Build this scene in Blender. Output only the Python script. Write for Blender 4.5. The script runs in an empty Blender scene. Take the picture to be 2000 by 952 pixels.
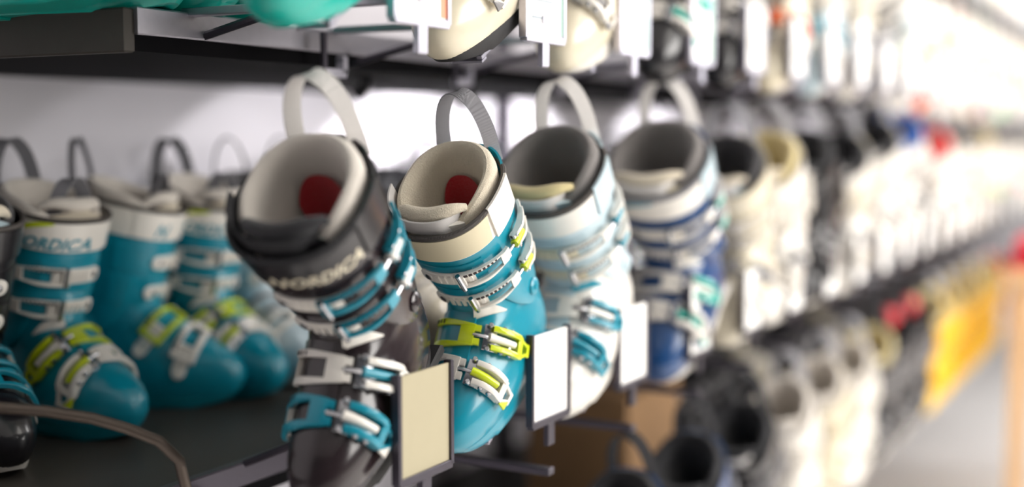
import bpy, bmesh, math, random
from mathutils import Vector, Matrix, Euler
from mathutils.bvhtree import BVHTree
random.seed(7)
S = bpy.context.scene
COL = S.collection
R = math.radians
# ------------------------------------------------------------------ camera
H = 1.55                      # eye height above the floor
FPX = 2400.0                  # focal length in pixels of the 2000 px wide frame
PITCH = math.atan(211.0 / FPX)
cam_d = bpy.data.cameras.new('camera'); cam = bpy.data.objects.new('camera', cam_d); COL.objects.link(cam)
cam_d.sensor_width = 36.0; cam_d.lens = FPX / 2000 * 36
cam.location = (0, 0, H); cam.rotation_euler = (math.pi / 2 - PITCH, 0, 0)
cam_d.clip_start = 0.02; cam_d.clip_end = 100
cam_d.dof.use_dof = True; cam_d.dof.focus_distance = 1.47; cam_d.dof.aperture_fstop = 0.95
S.camera = cam
# ------------------------------------------------------------------ world, light, exposure
S.view_settings.view_transform = 'Standard'; S.view_settings.look = 'None'
S.view_settings.gamma = 1; S.view_settings.exposure = 0.0
w = bpy.data.worlds.new('world'); S.world = w; w.use_nodes = True
w.node_tree.nodes['Background'].inputs[0].default_value = (0.93, 0.95, 1.0, 1)
w.node_tree.nodes['Background'].inputs[1].default_value = 0.09

VPX = 2330.0                  # vanishing point of the shelf run
TAN = (VPX - 1000) / FPX
ANG = math.atan(TAN)
U = Vector((math.sin(ANG), math.cos(ANG), 0))      # along the shelf, away from the camera
M = Vector((-math.cos(ANG), math.sin(ANG), 0))     # towards the shelf wall
A0 = 0.906
ORG = Vector((-A0 + TAN * 1.5, 1.5, H))
def RK(s, t, h): return ORG + U * s + M * t + Vector((0, 0, h))
def P(px, py, Y):
    d = Vector((0, math.cos(PITCH), -math.sin(PITCH))) + Vector((1, 0, 0)) * ((px - 1000) / FPX) + Vector((0, math.sin(PITCH), math.cos(PITCH))) * ((476 - py) / FPX)
    return Vector((0, 0, H)) + d * (Y / d.y)
def YV(px, a=A0): return a * FPX / (VPX - px)      # forward distance of the point of a shelf-parallel line seen at px
def s_of(px, a=A0): return (YV(px, a) - 1.5 + (a - A0) * 0) / math.cos(ANG) - (a - A0) * math.sin(ANG)

def area(name, loc, target, size, power, col=(1, 1, 1), sy=None):
    l = bpy.data.lights.new(name, 'AREA'); l.energy = power; l.color = col
    l.shape = 'RECTANGLE'; l.size = size; l.size_y = sy or size
    o = bpy.data.objects.new(name, l); COL.objects.link(o); o.location = loc
    o.rotation_euler = (Vector(target) - Vector(loc)).to_track_quat('-Z', 'Y').to_euler()
    return o
area('cross_aisle_fill', RK(1.6, -4.0, 0.55), RK(1.4, 0.6, -0.1), 3.6, 225, (1, 0.965, 0.92), 1.8)  # broad light added across the aisle to brighten back panel and boots
area('aisle_light', RK(0.4, -1.3, 1.35), RK(0.4, 0.4, -0.2), 0.6, 8, (1, 0.95, 0.88), 0.9)
area('aisle_light', RK(3.0, -1.5, 1.25), RK(3.0, 0.4, -0.1), 1.0, 65, (1, 0.985, 0.97), 1.4)
area('aisle_light', RK(5.2, -1.6, 1.25), RK(5.2, 0.4, 0), 1.4, 95, (1, 0.99, 1.0), 2.0)

# ------------------------------------------------------------------ materials
def lin(c): return tuple(((x / 12.92) if x <= .04045 else ((x + .055) / 1.055) ** 2.4) for x in c)
def hx(h): return lin(tuple(int(h[i:i + 2], 16) / 255 for i in (0, 2, 4)))
MC = {}
def mat(name, col, rough=.45, metal=0.0, kind='plain', coat=0.0, scale=40, bump=.1, var=.08, sheen=0):
    if name in MC: return MC[name]
    m = bpy.data.materials.new(name); m.use_nodes = True; MC[name] = m
    nt = m.node_tree; b = nt.nodes['Principled BSDF']
    c = hx(col) if isinstance(col, str) else col
    b.inputs['Roughness'].default_value = rough; b.inputs['Metallic'].default_value = metal
    b.inputs['Coat Weight'].default_value = coat; b.inputs['Coat Roughness'].default_value = .12
    if sheen: b.inputs['Sheen Weight'].default_value = sheen
    tc = nt.nodes.new('ShaderNodeTexCoord')
    n = nt.nodes.new('ShaderNodeTexNoise'); n.inputs['Scale'].default_value = scale; n.inputs['Detail'].default_value = 4
    nt.links.new(tc.outputs['Object'], n.inputs['Vector'])
    mx = nt.nodes.new('ShaderNodeMix'); mx.data_type = 'RGBA'
    mx.inputs[6].default_value = tuple(max(0, x * (1 - var)) for x in c) + (1,)
    mx.inputs[7].default_value = tuple(min(1, x * (1 + var)) for x in c) + (1,)
    nt.links.new(n.outputs['Fac'], mx.inputs[0]); nt.links.new(mx.outputs[2], b.inputs['Base Color'])
    if bump:
        bp = nt.nodes.new('ShaderNodeBump'); bp.inputs['Strength'].default_value = bump; bp.inputs['Distance'].default_value = .001
        if kind == 'web':
            wv = nt.nodes.new('ShaderNodeTexWave'); wv.inputs['Scale'].default_value = 260; wv.bands_direction = 'DIAGONAL'
            nt.links.new(tc.outputs['Object'], wv.inputs['Vector']); nt.links.new(wv.outputs['Fac'], bp.inputs['Height'])
        elif kind == 'fleece':
            n2 = nt.nodes.new('ShaderNodeTexNoise'); n2.inputs['Scale'].default_value = 480; n2.inputs['Detail'].default_value = 3
            n2.inputs['Distortion'].default_value = 1.2
            nt.links.new(tc.outputs['Object'], n2.inputs['Vector']); nt.links.new(n2.outputs['Fac'], bp.inputs['Height'])
            bp.inputs['Distance'].default_value = .0035
        else:
            nt.links.new(n.outputs['Fac'], bp.inputs['Height'])
        nt.links.new(bp.outputs['Normal'], b.inputs['Normal'])
    return m
def plastic(name, col, rough=.3): return mat(name, col, rough, coat=.35, scale=60, bump=.03, var=.05)
def fleece(name, col): return mat(name, col, .95, kind='fleece', scale=25, bump=.7, var=.12, sheen=.3)
def webm(name, col): return mat(name, col, .7, kind='web', bump=.5, var=.05, scale=200)
TEAL = plastic('teal_plastic', '0089a0'); TEAL_D = plastic('deep_teal_plastic', '00707f')
LIME = plastic('lime_plastic', 'c6d60c'); WHITE = plastic('white_plastic', 'e9e4dc'); IVORY = mat('ivory_coating', 'd9ceb0', .6, scale=30, bump=.05, var=.03)
BLACK = plastic('black_plastic', '17151a'); BROWN = plastic('dark_brown_plastic', '241a1d', .22); NAVY = plastic('navy_plastic', '0c3f73')
SKY = plastic('pale_blue_plastic', 'bfd2da'); CREAM = plastic('cream_plastic', 'ddd3bb'); GREYP = plastic('grey_plastic', '8e8c8d')
YELLOW = plastic('yellow_plastic', 'f7c600'); RED = plastic('red_plastic', 'd8202c'); PLUM = plastic('plum_plastic', '6d5668')
TURQ = plastic('turquoise_plastic', '00a99a'); BLUE = plastic('blue_plastic', '0a5fb4')
GREEN = plastic('green_plastic', '49c26e'); ORANGE = plastic('orange_plastic', 'f0662a'); BURG = plastic('burgundy_plastic', '7c1f3c')
CHROME = mat('chrome', 'bcbcc0', .2, 1.0, scale=80, bump=.02); PRINT = mat('black_print', '2a1a1c', .5, bump=0)
F_CREAM = fleece('cream_fleece', 'e6dac4'); F_GREY = fleece('grey_fleece', '85807e'); F_DARK = fleece('charcoal_fleece', '3f3d3f')
F_WHITE = fleece('white_fleece', 'e4dcd2'); F_YEL = fleece('straw_fleece', 'e2d19c'); F_BLACK = fleece('black_fleece', '17171d')
F_BLUE = fleece('blue_fleece', '0a58b0'); F_RED = fleece('red_fleece', 'ee2a2a'); REDFELT = fleece('red_felt', 'c01220')
W_GREY = webm('grey_webbing', '8f8e93'); W_LIGHT = webm('light_webbing', 'd9d5d2'); W_BLACK = webm('black_webbing', '202024'); W_DARK = webm('charcoal_webbing', '4c4744')
RUBBER = mat('black_rubber', '1b1a1c', .6, scale=90, bump=.2); SOLEW = mat('white_sole', 'd8d3cb', .5, scale=90, bump=.1)
STEEL = mat('dark_steel', '4b4750', .35, .7, scale=120, bump=.05); ALU = mat('brushed_aluminium', 'c9c6d2', .3, .8, scale=150, bump=.05)
CARD = mat('white_card', 'f3f1ee', .6, scale=20, bump=.02, var=.02); CARDB = mat('beige_card', 'a89f84', .7, scale=20, bump=.02, var=.04)
MINT = mat('mint_print', 'b9dccb', .6, bump=0); PEACH = mat('orange_print', 'e89a7a', .6, bump=0); INK = mat('grey_print', '9aa4ac', .6, bump=0)
BLUEINK = mat('pale_blue_print', 'a9cbe0', .6, bump=0)
LIP = mat('shelf_lip_metal', 'b2afb8', .3, .8, scale=100, bump=.04)
SHELF = mat('black_laminate', '09080b', .8, scale=60, bump=.08); SHELF.node_tree.nodes['Principled BSDF'].inputs['Specular IOR Level'].default_value = .08
SHELFT = mat('dark_shelf_top', '3c3833', .5, scale=60, bump=.05)
SHELFE = mat('brown_shelf_end', '3a342e', .6, scale=30, bump=.08, var=.15)
WALLM = mat('pale_back_panel', 'e4e0e6', .65, scale=8, bump=.03, var=.03); WALLS = mat('shop_wall', 'eceaec', .8, scale=12, bump=.05, var=.02)
FLOORM = mat('pale_floor', 'f4f1ee', .4, scale=15, bump=.03, var=.04); CEIL = mat('white_ceiling', 'ececec', .9, scale=20, bump=.05, var=.02)
WOOD = mat('pale_wood', 'd9b184', .5, scale=14, bump=.1, var=.15); BOXM = mat('brown_cardboard', '8a6a48', .8, scale=30, bump=.15, var=.1)
MAROON = mat('maroon_cloth', '6b2142', .9, scale=80, bump=.3); REDCL = mat('red_cloth', 'cc1130', .9, scale=80, bump=.3)

# ------------------------------------------------------------------ mesh helpers
class MB:
    def __init__(s): s.v = []; s.f = []
    def add(s, vs, fs):
        n = len(s.v); s.v += [tuple(v) for v in vs]; s.f += [tuple(i + n for i in f) for f in fs]; return s
    def box(s, x0, x1, y0, y1, z0, z1, ch=0):
        if ch:
            vs = []; 
            for z, k in ((z0, ch), (z0 + ch, 0), (z1 - ch, 0), (z1, ch)):
                for (a, b, c, d) in ((x0, y0, 1, 1), (x1, y0, -1, 1), (x1, y1, -1, -1), (x0, y1, 1, -1)):
                    vs.append((a + c * k, b + d * k, z))
            fs = [(3, 2, 1, 0), (12, 13, 14, 15)]
            for r in range(3):
                for i in range(4): fs.append((r * 4 + i, r * 4 + (i + 1) % 4, r * 4 + 4 + (i + 1) % 4, r * 4 + 4 + i))
            return s.add(vs, fs)
        return s.add([(x0, y0, z0), (x1, y0, z0), (x1, y1, z0), (x0, y1, z0), (x0, y0, z1), (x1, y0, z1), (x1, y1, z1), (x0, y1, z1)],
                     [(3, 2, 1, 0), (4, 5, 6, 7), (0, 1, 5, 4), (1, 2, 6, 5), (2, 3, 7, 6), (3, 0, 4, 7)])
    def tube(s, pts, r, n=10, closed=False, sq=False):
        pts = [Vector(p) for p in pts]; rings = []
        up = None
        for i, p in enumerate(pts):
            a = pts[i - 1] if (i > 0 or closed) else p; b = pts[(i + 1) % len(pts)] if (i < len(pts) - 1 or closed) else p
            t = (b - a).normalized()
            if up is None: up = t.orthogonal().normalized()
            up = (up - t * up.dot(t)).normalized(); sd = t.cross(up)
            rr = r[i] if isinstance(r, (list, tuple)) else r
            rings.append([p + (up * math.cos(2 * math.pi * k / n) + sd * math.sin(2 * math.pi * k / n)) * rr for k in range(n)])
        vs = [v for q in rings for v in q]; fs = []
        m = len(rings)
        for i in range(m if closed else m - 1):
            for k in range(n):
                j = (i + 1) % m
                fs.append((i * n + k, i * n + (k + 1) % n, j * n + (k + 1) % n, j * n + k))
        if not closed: fs += [tuple(range(n))[::-1], tuple((m - 1) * n + k for k in range(n))]
        return s.add(vs, fs)
    def ribbon(s, pts, wdir, wid, th):
        vs = []; pts = [Vector(p) for p in pts]
        for i, p in enumerate(pts):
            t = (pts[min(i + 1, len(pts) - 1)] - pts[max(i - 1, 0)]).normalized()
            wd = wdir[i] if isinstance(wdir, list) else wdir
            wd = (Vector(wd) - t * Vector(wd).dot(t)).normalized(); n = t.cross(wd)
            vs += [p - wd * wid / 2 - n * th / 2, p + wd * wid / 2 - n * th / 2, p + wd * wid / 2 + n * th / 2, p - wd * wid / 2 + n * th / 2]
        fs = [(0, 1, 2, 3), tuple(4 * (len(pts) - 1) + k for k in (3, 2, 1, 0))]
        for i in range(len(pts) - 1):
            for k in range(4): fs.append((i * 4 + k, i * 4 + 4 + k, i * 4 + 4 + (k + 1) % 4, i * 4 + (k + 1) % 4))
        return s.add(vs, fs)
    def mesh(s, name, m, flip=False, sharp=38, smooth=True):
        me = bpy.data.meshes.new(name)
        vs = [(x, -y, z) for x, y, z in s.v] if flip else s.v
        me.from_pydata(vs, [], s.f)
        bm = bmesh.new(); bm.from_mesh(me)
        bmesh.ops.recalc_face_normals(bm, faces=bm.faces)
        for f in bm.faces: f.smooth = smooth
        for e in bm.edges:
            if len(e.link_faces) == 2 and e.calc_face_angle(0) > R(sharp): e.smooth = False
        bm.to_mesh(me); bm.free()
        if m: me.materials.append(m)
        return me
def link(name, me, parent=None, mtx=None):
    o = bpy.data.objects.new(name, me); COL.objects.link(o)
    if parent: o.parent = parent
    if mtx is not None: o.matrix_world = mtx
    return o
def tag(o, label, cat, group=None, kind=None):
    o['label'] = label; o['category'] = cat
    if group: o['group'] = group
    if kind: o['kind'] = kind
    return o
def grid(mb, fn, nu, nv, closed=True, th=None):
    """fn(i/nu, j/nv) -> Vector ; th: thickness pushed inwards along the numeric normal"""
    pts = [[fn(i / nu, j / nv) for i in range(nu if closed else nu + 1)] for j in range(nv + 1)]
    N = len(pts[0]); vs = [p for r in pts for p in r]; fs = []
    for j in range(nv):
        for i in range(N if closed else N - 1):
            k = (i + 1) % N; fs.append((j * N + i, j * N + k, (j + 1) * N + k, (j + 1) * N + i))
    if th:
        off = len(vs); inner = []
        for j in range(nv + 1):
            for i in range(N):
                a = pts[j][(i + 1) % N if closed else min(i + 1, N - 1)] - pts[j][i - 1 if closed else max(i - 1, 0)]
                b = pts[min(j + 1, nv)][i] - pts[max(j - 1, 0)][i]
                n = a.cross(b); n = n.normalized() if n.length > 1e-12 else Vector((0, 0, 0))
                inner.append(pts[j][i] - n * th)
        vs += inner
        fs += [tuple(off + x for x in f[::-1]) for f in fs[:]]
        for i in range(N if closed else N - 1):
            k = (i + 1) % N
            fs.append((i, off + i, off + k, k)); a = nv * N
            fs.append((a + i, a + k, off + a + k, off + a + i))
        if not closed:
            for j in range(nv):
                fs.append((j * N, (j + 1) * N, off + (j + 1) * N, off + j * N)); e = N - 1
                fs.append((j * N + e, off + j * N + e, off + (j + 1) * N + e, (j + 1) * N + e))
    mb.add(vs, fs); return mb
def interp(tab, z):
    if z <= tab[0][0]: return tab[0][1:]
    for a, b in zip(tab, tab[1:]):
        if z <= b[0]:
            k = (z - a[0]) / (b[0] - a[0]); k = k * k * (3 - 2 * k) * .4 + k * .6
            return tuple(p + (q - p) * k for p, q in zip(a[1:], b[1:]))
    return tab[-1][1:]
def sup(t, a, b, e=2.3):
    c, s_ = math.cos(t), math.sin(t)
    return a * math.copysign(abs(c) ** (2 / e), c), b * math.copysign(abs(s_) ** (2 / e), s_)

# ------------------------------------------------------------------ the ski boot (local: +X toe, +Y left, +Z up, sole on z = 0)
SH = [(.016, -.112, .150, .041), (.024, -.120, .160, .046), (.040, -.125, .168, .051), (.055, -.126, .167, .053), (.070, -.125, .158, .0525),
      (.084, -.123, .141, .051), (.097, -.120, .118, .0485), (.110, -.116, .094, .0465), (.124, -.110, .068, .0455), (.140, -.103, .044, .0455),
      (.160, -.096, .026, .046), (.185, -.090, .020, .046), (.20, -.085, .018, .044)]
def shell_pt(u, z, k=1.0):
    xr, xf, hw = interp(SH, z); t = 2 * math.pi * u
    x, y = sup(t, 1, 1, 2.55)
    xm = xr + (xf - xr) * .45
    X = xm + (x * (xf - xm) if x > 0 else x * (xm - xr))
    q = (X - xr) / max(1e-6, xf - xr)
    hw *= (.80 + .20 * math.sin(min(1, q * 1.35) * math.pi / 2)) if z < .12 else 1
    if z < .12: hw *= 1 - .10 * max(0, q - .6) / .4
    return Vector((X, y * hw * k, z))
def axis(z): return -.042 + (z - .13) * .25
def cuff_ab(z): return .0605 + .07 * (z - .13), .0495 + .085 * (z - .13)
def cuff_pt(t, z, out=0):
    a, b = cuff_ab(z); x, y = sup(t, a + out, b + out, 2.35)
    return Vector((axis(z) + x, y, z + x * -.10))
def cz_b(t):
    c = math.cos(t); side = max(0, 1 - abs(abs(math.degrees((t + math.pi) % (2 * math.pi) - math.pi)) - 95) / 42)
    return .152 + .012 * c - .050 * (side ** .7 if side > 0 else 0) + (.0 if c > 0 else .004)
def cz_t(t):
    c = math.cos(t); return .262 + (0 if c > 0 else .055 * (-c) ** 1.3)
def ang(u): return 2 * math.pi * u - math.pi
BK = {1: ((.078, 0, .040), (.30, 0, .95)), 2: ((.012, 0, .070), (.60, 0, .80)), 3: ((-.033, 0, .186), (.97, 0, -.22)), 4: ((-.022, 0, .231), (.97, 0, -.22)), 5: ((-.012, 0, .272), (.97, 0, -.22))}
bvh = None
def surf(k, extra=None):
    C, F = BK[k]; C = Vector(C); F = Vector(F).normalized(); L = Vector((0, 1, 0)); T = L.cross(F)  # T: to the heel/up the leg
    if T.z < 0 and k > 2: T = -T
    if k <= 2 and T.x > 0: T = -T
    def f(u, v, w_):
        a = R(u); d = F * math.cos(a) + L * math.sin(a); O = C + T * v
        hit = bvh.ray_cast(O + d * .25, -d)
        p = hit[0] if hit[0] is not None else O + d * .05
        return p + d * w_
    return f
def strip(mb, sf, u0, u1, v0, v1, w0, w1, n=8, ch=.0008, slope=0.0):
    V0 = v0 if callable(v0) else (lambda u: v0); V1 = v1 if callable(v1) else (lambda u: v1)
    W1 = w1 if callable(w1) else (lambda u: w1); W0 = w0 if callable(w0) else (lambda u: w0)
    vs = []
    for i in range(n + 1):
        u = u0 + (u1 - u0) * i / n; a, b = V0(u) + slope * (u - u0), V1(u) + slope * (u - u0); lo, hi = W0(u), W1(u)
        for v, w_ in ((a, lo), (b, lo), (b, hi - ch), (b - ch, hi), (a + ch, hi), (a, hi - ch)): vs.append(sf(u, v, w_))
    fs = [tuple(range(6)), tuple(n * 6 + k for k in range(5, -1, -1))]
    for i in range(n):
        for k in range(6): fs.append((i * 6 + k, i * 6 + (k + 1) % 6, i * 6 + 6 + (k + 1) % 6, i * 6 + 6 + k))
    mb.add(vs, fs)
def disc(mb, sf, u, v, w_, r, h):
    c = sf(u, v, w_); d = (sf(u, v, w_ + .01) - c).normalized()
    mb.tube([c, c + d * h * .7, c + d * h], [r, r, r * .7], 14)

ordn = ['first', 'second', 'third', 'fourth', 'fifth', 'sixth', 'seventh', 'eighth', 'ninth', 'tenth', 'eleventh', 'twelfth', 'thirteenth', 'fourteenth', 'fifteenth', 'sixteenth', 'seventeenth', 'eighteenth', 'nineteenth', 'twentieth']
TPL = {}
def build_template(mirror):
    """returns list of (part name, mesh, role, [sub-parts]) of the detailed boot"""
    global bvh
    parts = []
    def add(name, mb, role, sub=None, sharp=38): parts.append((name, mb.mesh(name, WHITE, flip=mirror, sharp=sharp), role, sub))
    sh = MB(); grid(sh, lambda u, v: shell_pt(u, .016 + .184 * v), 56, 34, True)
    n0 = 56; sh.f.append(tuple(range(n0))[::-1]); sh.f.append(tuple(34 * n0 + i for i in range(n0)))
    cf = MB(); 
    def cfn(u, v):
        t = ang(u); zb, zt = cz_b(t), cz_t(t); return cuff_pt(t, zb + (zt - zb) * v, .0015 if v < .02 else .003)
    grid(cf, cfn, 64, 14, True, .0035)
    bvh = BVHTree.FromPolygons([Vector(v) for v in sh.v + cf.v], [f for f in sh.f] + [tuple(i + len(sh.v) for i in f) for f in cf.f])
    add('shell', sh, 'shell'); add('cuff', cf, 'cuff')
    r1, r2, r3, r4, s5 = (surf(i) for i in (1, 2, 3, 4, 5))
    s1 = lambda u, v, w_: r1(u, v * 1.2, w_ * 1.05)
    s2 = lambda u, v, w_: r2(u, v * 1.22, w_ * 1.05)
    s3 = lambda u, v, w_: r3(u, v * 1.08, w_)
    s4 = lambda u, v, w_: r4(u, v * 1.08, w_)
    # overlap flaps moulded in the shell and the cuff
    fl = MB(); strip(fl, r2, -70, 12, lambda u: -.036 - .0002 * u, lambda u: .030, -.002, .0022, 16, .001)
    strip(fl, s3, -75, 32, -.020, .020, -.002, .0018, 18, .001); strip(fl, s4, -75, 40, -.017, .020, -.002, .0018, 18, .001)
    add('overlap_flap', fl, 'flap')
    tp = MB(); strip(tp, s2, lambda u: u if False else -18, 24, lambda u: .030, lambda u: .058 , -.001, .0022, 8, .001) if False else strip(tp, r2, 10, 40, lambda u: .020 + .0007 * (u - 10), .043, -.001, .0030, 8, .001)
    add('instep_plate', tp, 'plate')
    # sole: toe lug, arch, heel lug
    so = MB()
    def sole_pt(u, z, k):
        p = shell_pt(u, .022); p.y *= k; p.z = z + max(0, (p.x - .09) / .07) ** 2 * .012 * (1 - min(1, z / .024)) ; p.x -= .012 * (1 - z / .024) * (p.x > .1)
        return p
    grid(so, lambda u, v: sole_pt(u, [0.0, .003, .014, .024][round(v * 3)], [.86, .93, .96, .98][round(v * 3)]), 48, 3, True)
    so.f.append(tuple(range(48))); so.f.append(tuple(3 * 48 + i for i in range(48)))
    so.box(-.112, -.06, -.0335, .0335, -.003, .010, .002)
    add('sole', so, 'sole')
    # pivot on each side
    for sd in (-1, 1):
        pv = MB()
        c = cuff_pt(sd * R(97), .128, .003); pv.tube([c - Vector((0, sd * .002, 0)), c + Vector((0, sd * .0025, 0)), c + Vector((0, sd * .004, 0))], [.0115, .0115, .009], 20)
        pv.tube([c + Vector((0, sd * .004, 0)), c + Vector((0, sd * .0055, 0))], [.005, .004], 12)
        add('cuff_pivot', pv, 'cuff')
    # liner
    def rim(t):
        c = math.cos(t); return .292 + .050 * ((1 - c) / 2) ** .8 - .012 * max(0, c) ** 3
    def liner(u, v):
        t = ang(u); zr = rim(t)
        prof = [(0, .235), (0, .262), (0, zr - .014), (-.001, zr - .006), (-.004, zr - .001), (-.0085, zr + .001), (-.013, zr - .002), (-.016, zr - .009),
                (-.0175, zr - .03), (-.018, .245), (-.019, .20), (-.021, .16), (-.026, .125), (-.034, .108)]
        q = v * 13; i = min(12, int(q)); k = q - i
        o, z = (prof[i][j] + (prof[i + 1][j] - prof[i][j]) * k for j in (0, 1))
        a, b = cuff_ab(min(z, .32)); x, y = sup(t, a - .004 + o, b - .003 + o, 2.3)
        return Vector((axis(z) + x - .10 * max(0, z - .26), y, z))
    ln = MB(); grid(ln, liner, 60, 26, True)
    add('liner', ln, 'liner')
    fb = MB(); fb.add([liner(i / 30, 1.0) for i in range(30)], [tuple(range(30))]); add('footbed', fb, 'liner')
    rp = MB()
    def red(u, v):
        t = math.pi + R(-35 + 90 * u); top = .300 - .030 * abs(2 * u - 1) ** 2.4; z = .13 + (top - .13) * v
        a, b = cuff_ab(z); x, y = sup(t, a - .0275, b - .0262, 2.3); return Vector((axis(z) + x - .10 * max(0, z - .26), y, z))
    grid(rp, red, 16, 10, False); add('heel_patch', rp, 'patch')
    # liner tongue with rolled fleece top
    tg = MB()
    def tong(u, v):
        t = R(-52 + 104 * u); z = .212 + .080 * v + .008 * math.cos(t * 1.6) * v; a, b = cuff_ab(z)
        x, y = sup(t, a - .008 - .006 * v, b - .008, 2.2); return Vector((axis(z) + x + .010 * v, y, z))
    grid(tg, tong, 22, 8, False, .006); add('liner_tongue', tg, 'tongue')
    tr = MB()
    tr.tube([tong(u, 1.04) + Vector((-.012, 0, .006 + .005 * u + .0025 * math.sin(u * 9))) for u in [i / 24 for i in range(25)]], [.0045 + .0055 * math.sin(math.pi * i / 24) for i in range(25)], 12)
    grid(tr, lambda u, v: tong(.06 + u * .88, .35 + .66 * v) + Vector((-.013, 0, -.002)), 18, 5, False, .005)
    add('tongue_padding', tr, 'padding')
    # power strap round the top of the cuff
    def ps(u, v, o=0.0, t0=-168, t1=168):
        d = t0 + (t1 - t0) * u; t = R(d); base = .254 + .022 * ((1 - math.cos(t)) / 2) ** 1.2
        h = .042 if abs(d) < 100 else .042 - .014 * (abs(d) - 100) / 68
        z = base + h * v; a, b = cuff_ab(z); x, y = sup(t, a + .006 + o, b + .0065 + o, 2.3)
        return Vector((axis(z) + x, y, z - x * .10))
    st = MB(); grid(st, ps, 64, 4, False, .0028); add('power_strap', st, 'strap')
    tm = MB(); tm.tube([ps(i / 60, 1.0, -.001) for i in range(61)], .0036, 8); add('strap_binding', tm, 'trim')
    pt = MB(); grid(pt, lambda u, v: ps(u, .05 + .86 * v, .0016, -66, 66 + 4 * v), 30, 4, False, .0014); add('strap_patch', pt, 'strap_patch')
    vc = MB(); grid(vc, lambda u, v: ps(u, -.05 + 1.15 * v, .003, 72, 112), 10, 4, False, .003); add('velcro_tab', vc, 'velcro')
    # rear spoiler
    sp = MB()
    def spo(u, v):
        t = math.pi + R(-85 + 170 * u); k = 1 - abs(2 * u - 1) ** 3; z = .27 + (.018 + .040 * k) * v
        a, b = cuff_ab(z); x, y = sup(t, a + .001, b + .001, 2.3); return Vector((axis(z) + x - .012 * v, y, z))
    grid(sp, spo, 28, 5, False, .003); add('rear_spoiler', sp, 'cuff')
    # webbing loop at the back
    lp = MB(); pts = []; wd = []
    for i in range(25):
        a = math.pi * i / 24; c = math.cos(a)
        pts.append(Vector((-.074 - .010 * math.sin(a), -.034 * c, .305 + .092 * math.sin(a) ** .8))); wd.append(Vector((.75, -.62 if c > 0 else -.75, .1)))
    lp.ribbon(pts, wd, .019, .0016); add('pull_loop', lp, 'loop')
    # buckles
    def hw(u, u0, u1, a, b): return a + (b - a) * (u - u0) / (u1 - u0)
    for k, sf in ((4, s4), (3, s3)):
        ld = MB(); strip(ld, sf, -22, 28, -.0100, .0100, .0012, .0046, 12, .0012)
        disc(ld, sf, -22, 0, .0005, .0100, .0046)
        for q in range(6): strip(ld, sf, -9 + q * 6.2, -5.6 + q * 6.2, -.0062, .0062, .0042, .0066, 1, .0010)
        rv = MB(); disc(rv, sf, -19, 0, .0046, .0048, .0016)
        fr = MB(); strip(fr, sf, 12, 64, .0072, lambda u: .0118 - .0045 * max(0, u - 40) / 24, .005, .0105, 14); strip(fr, sf, 12, 64, lambda u: -.0118 + .0045 * max(0, u - 40) / 24, -.0072, .005, .0105, 14)
        strip(fr, sf, 12, 19, -.0118, .0118, .006, .0105, 2); strip(fr, sf, 56, 68, -.0078, .0078, .005, .0105, 4)
        pn = MB()
        for q in range(8): strip(pn, sf, 20 + q * 4.2, 23.2 + q * 4.2 - q * .2, .0078, lambda u: .0112 - .003 * max(0, u - 40) / 24, .0103, .0109, 1, .0001)
        bl = MB(); bl.tube([sf(u, 0, .0085) for u in (66, 72, 78, 84)], .0022, 8); pin = MB(); pin.tube([sf(15.5, v, .0105) for v in (-.013, -.006, .006, .013)], .0032, 8)
        cy = MB(); cy.tube([sf(u, 0, .0095) for u in (78, 84, 90, 97)], .0055, 12)
        lv = MB(); 
        for sgn in (-1, 1):
            strip(lv, sf, 80, 122, sgn * .0075 - .0022, sgn * .0075 + .0022, lambda u: .004, lambda u: .0145 - .004 * abs(u - 98) / 24, 10)
        strip(lv, sf, 112, 134, -.0097, .0097, .004, .0085, 5); strip(lv, sf, 80, 86, -.0097, .0097, .003, .008, 2)
        rl = MB()
        for u_ in (84, 100):
            for v in (-.0105, .0105): disc(rl, sf, u_, v * .8, .0125, .0024, .0015)
        parts.append(('buckle_frame', fr.mesh('buckle_frame', WHITE, mirror), 'buckle_a', [('print_stripes', pn.mesh('print_stripes', PRINT, mirror), 'print')]))
        parts.append(('buckle_pin', pin.mesh('buckle_pin', CHROME, mirror), 'metal', None))
        parts.append(('buckle_ladder', ld.mesh('buckle_ladder', WHITE, mirror), 'ladder', [('rivet', rv.mesh('rivet', CHROME, mirror), 'metal')]))
        parts.append(('buckle_bail', bl.mesh('buckle_bail', CHROME, mirror), 'metal', None))
        parts.append(('buckle_lever', lv.mesh('buckle_lever', WHITE, mirror), 'lever_up', [('barrel', cy.mesh('barrel', LIME, mirror), 'accent'), ('rivet', rl.mesh('rivet', CHROME, mirror), 'metal')]))
    for k, sf, fa, la, ca, o in ((2, s2, 'frame2', 'lever2', 'buckle_a', 0), (1, s1, 'frame1', 'lever1', 'accent', 6)):
        ld = MB(); strip(ld, sf, -66 - o, -28 - o, -.0085, .0085, .001, .004, 8)
        for q in range(5): strip(ld, sf, -54 + q * 5.4 - o, -50.5 + q * 5.4 - o, -.0078, .0078, .004, .0075, 1, .0006)
        disc(ld, sf, -66 - o, 0, .0005, .0095, .004)
        fr = MB(); strip(fr, sf, -48 - o, 14 - o, .0085, lambda u: .0152 - .004 * max(0, u + o + 14) / 28, .004, .0095, 14); strip(fr, sf, -48 - o, 14 - o, lambda u: -.0152 + .004 * max(0, u + o + 14) / 28, -.0085, .004, .0095, 14)
        strip(fr, sf, 1 - o, 14 - o, -.0105, .0105, .004, .0095, 6); strip(fr, sf, -48 - o, -43 - o, -.013, .013, .005, .0095, 2)
        strip(fr, sf, 13 - o, 19 - o, .0035, .0105, .004, .009, 2); strip(fr, sf, 13 - o, 19 - o, -.0105, -.0035, .004, .009, 2)
        pn = MB()
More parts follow.
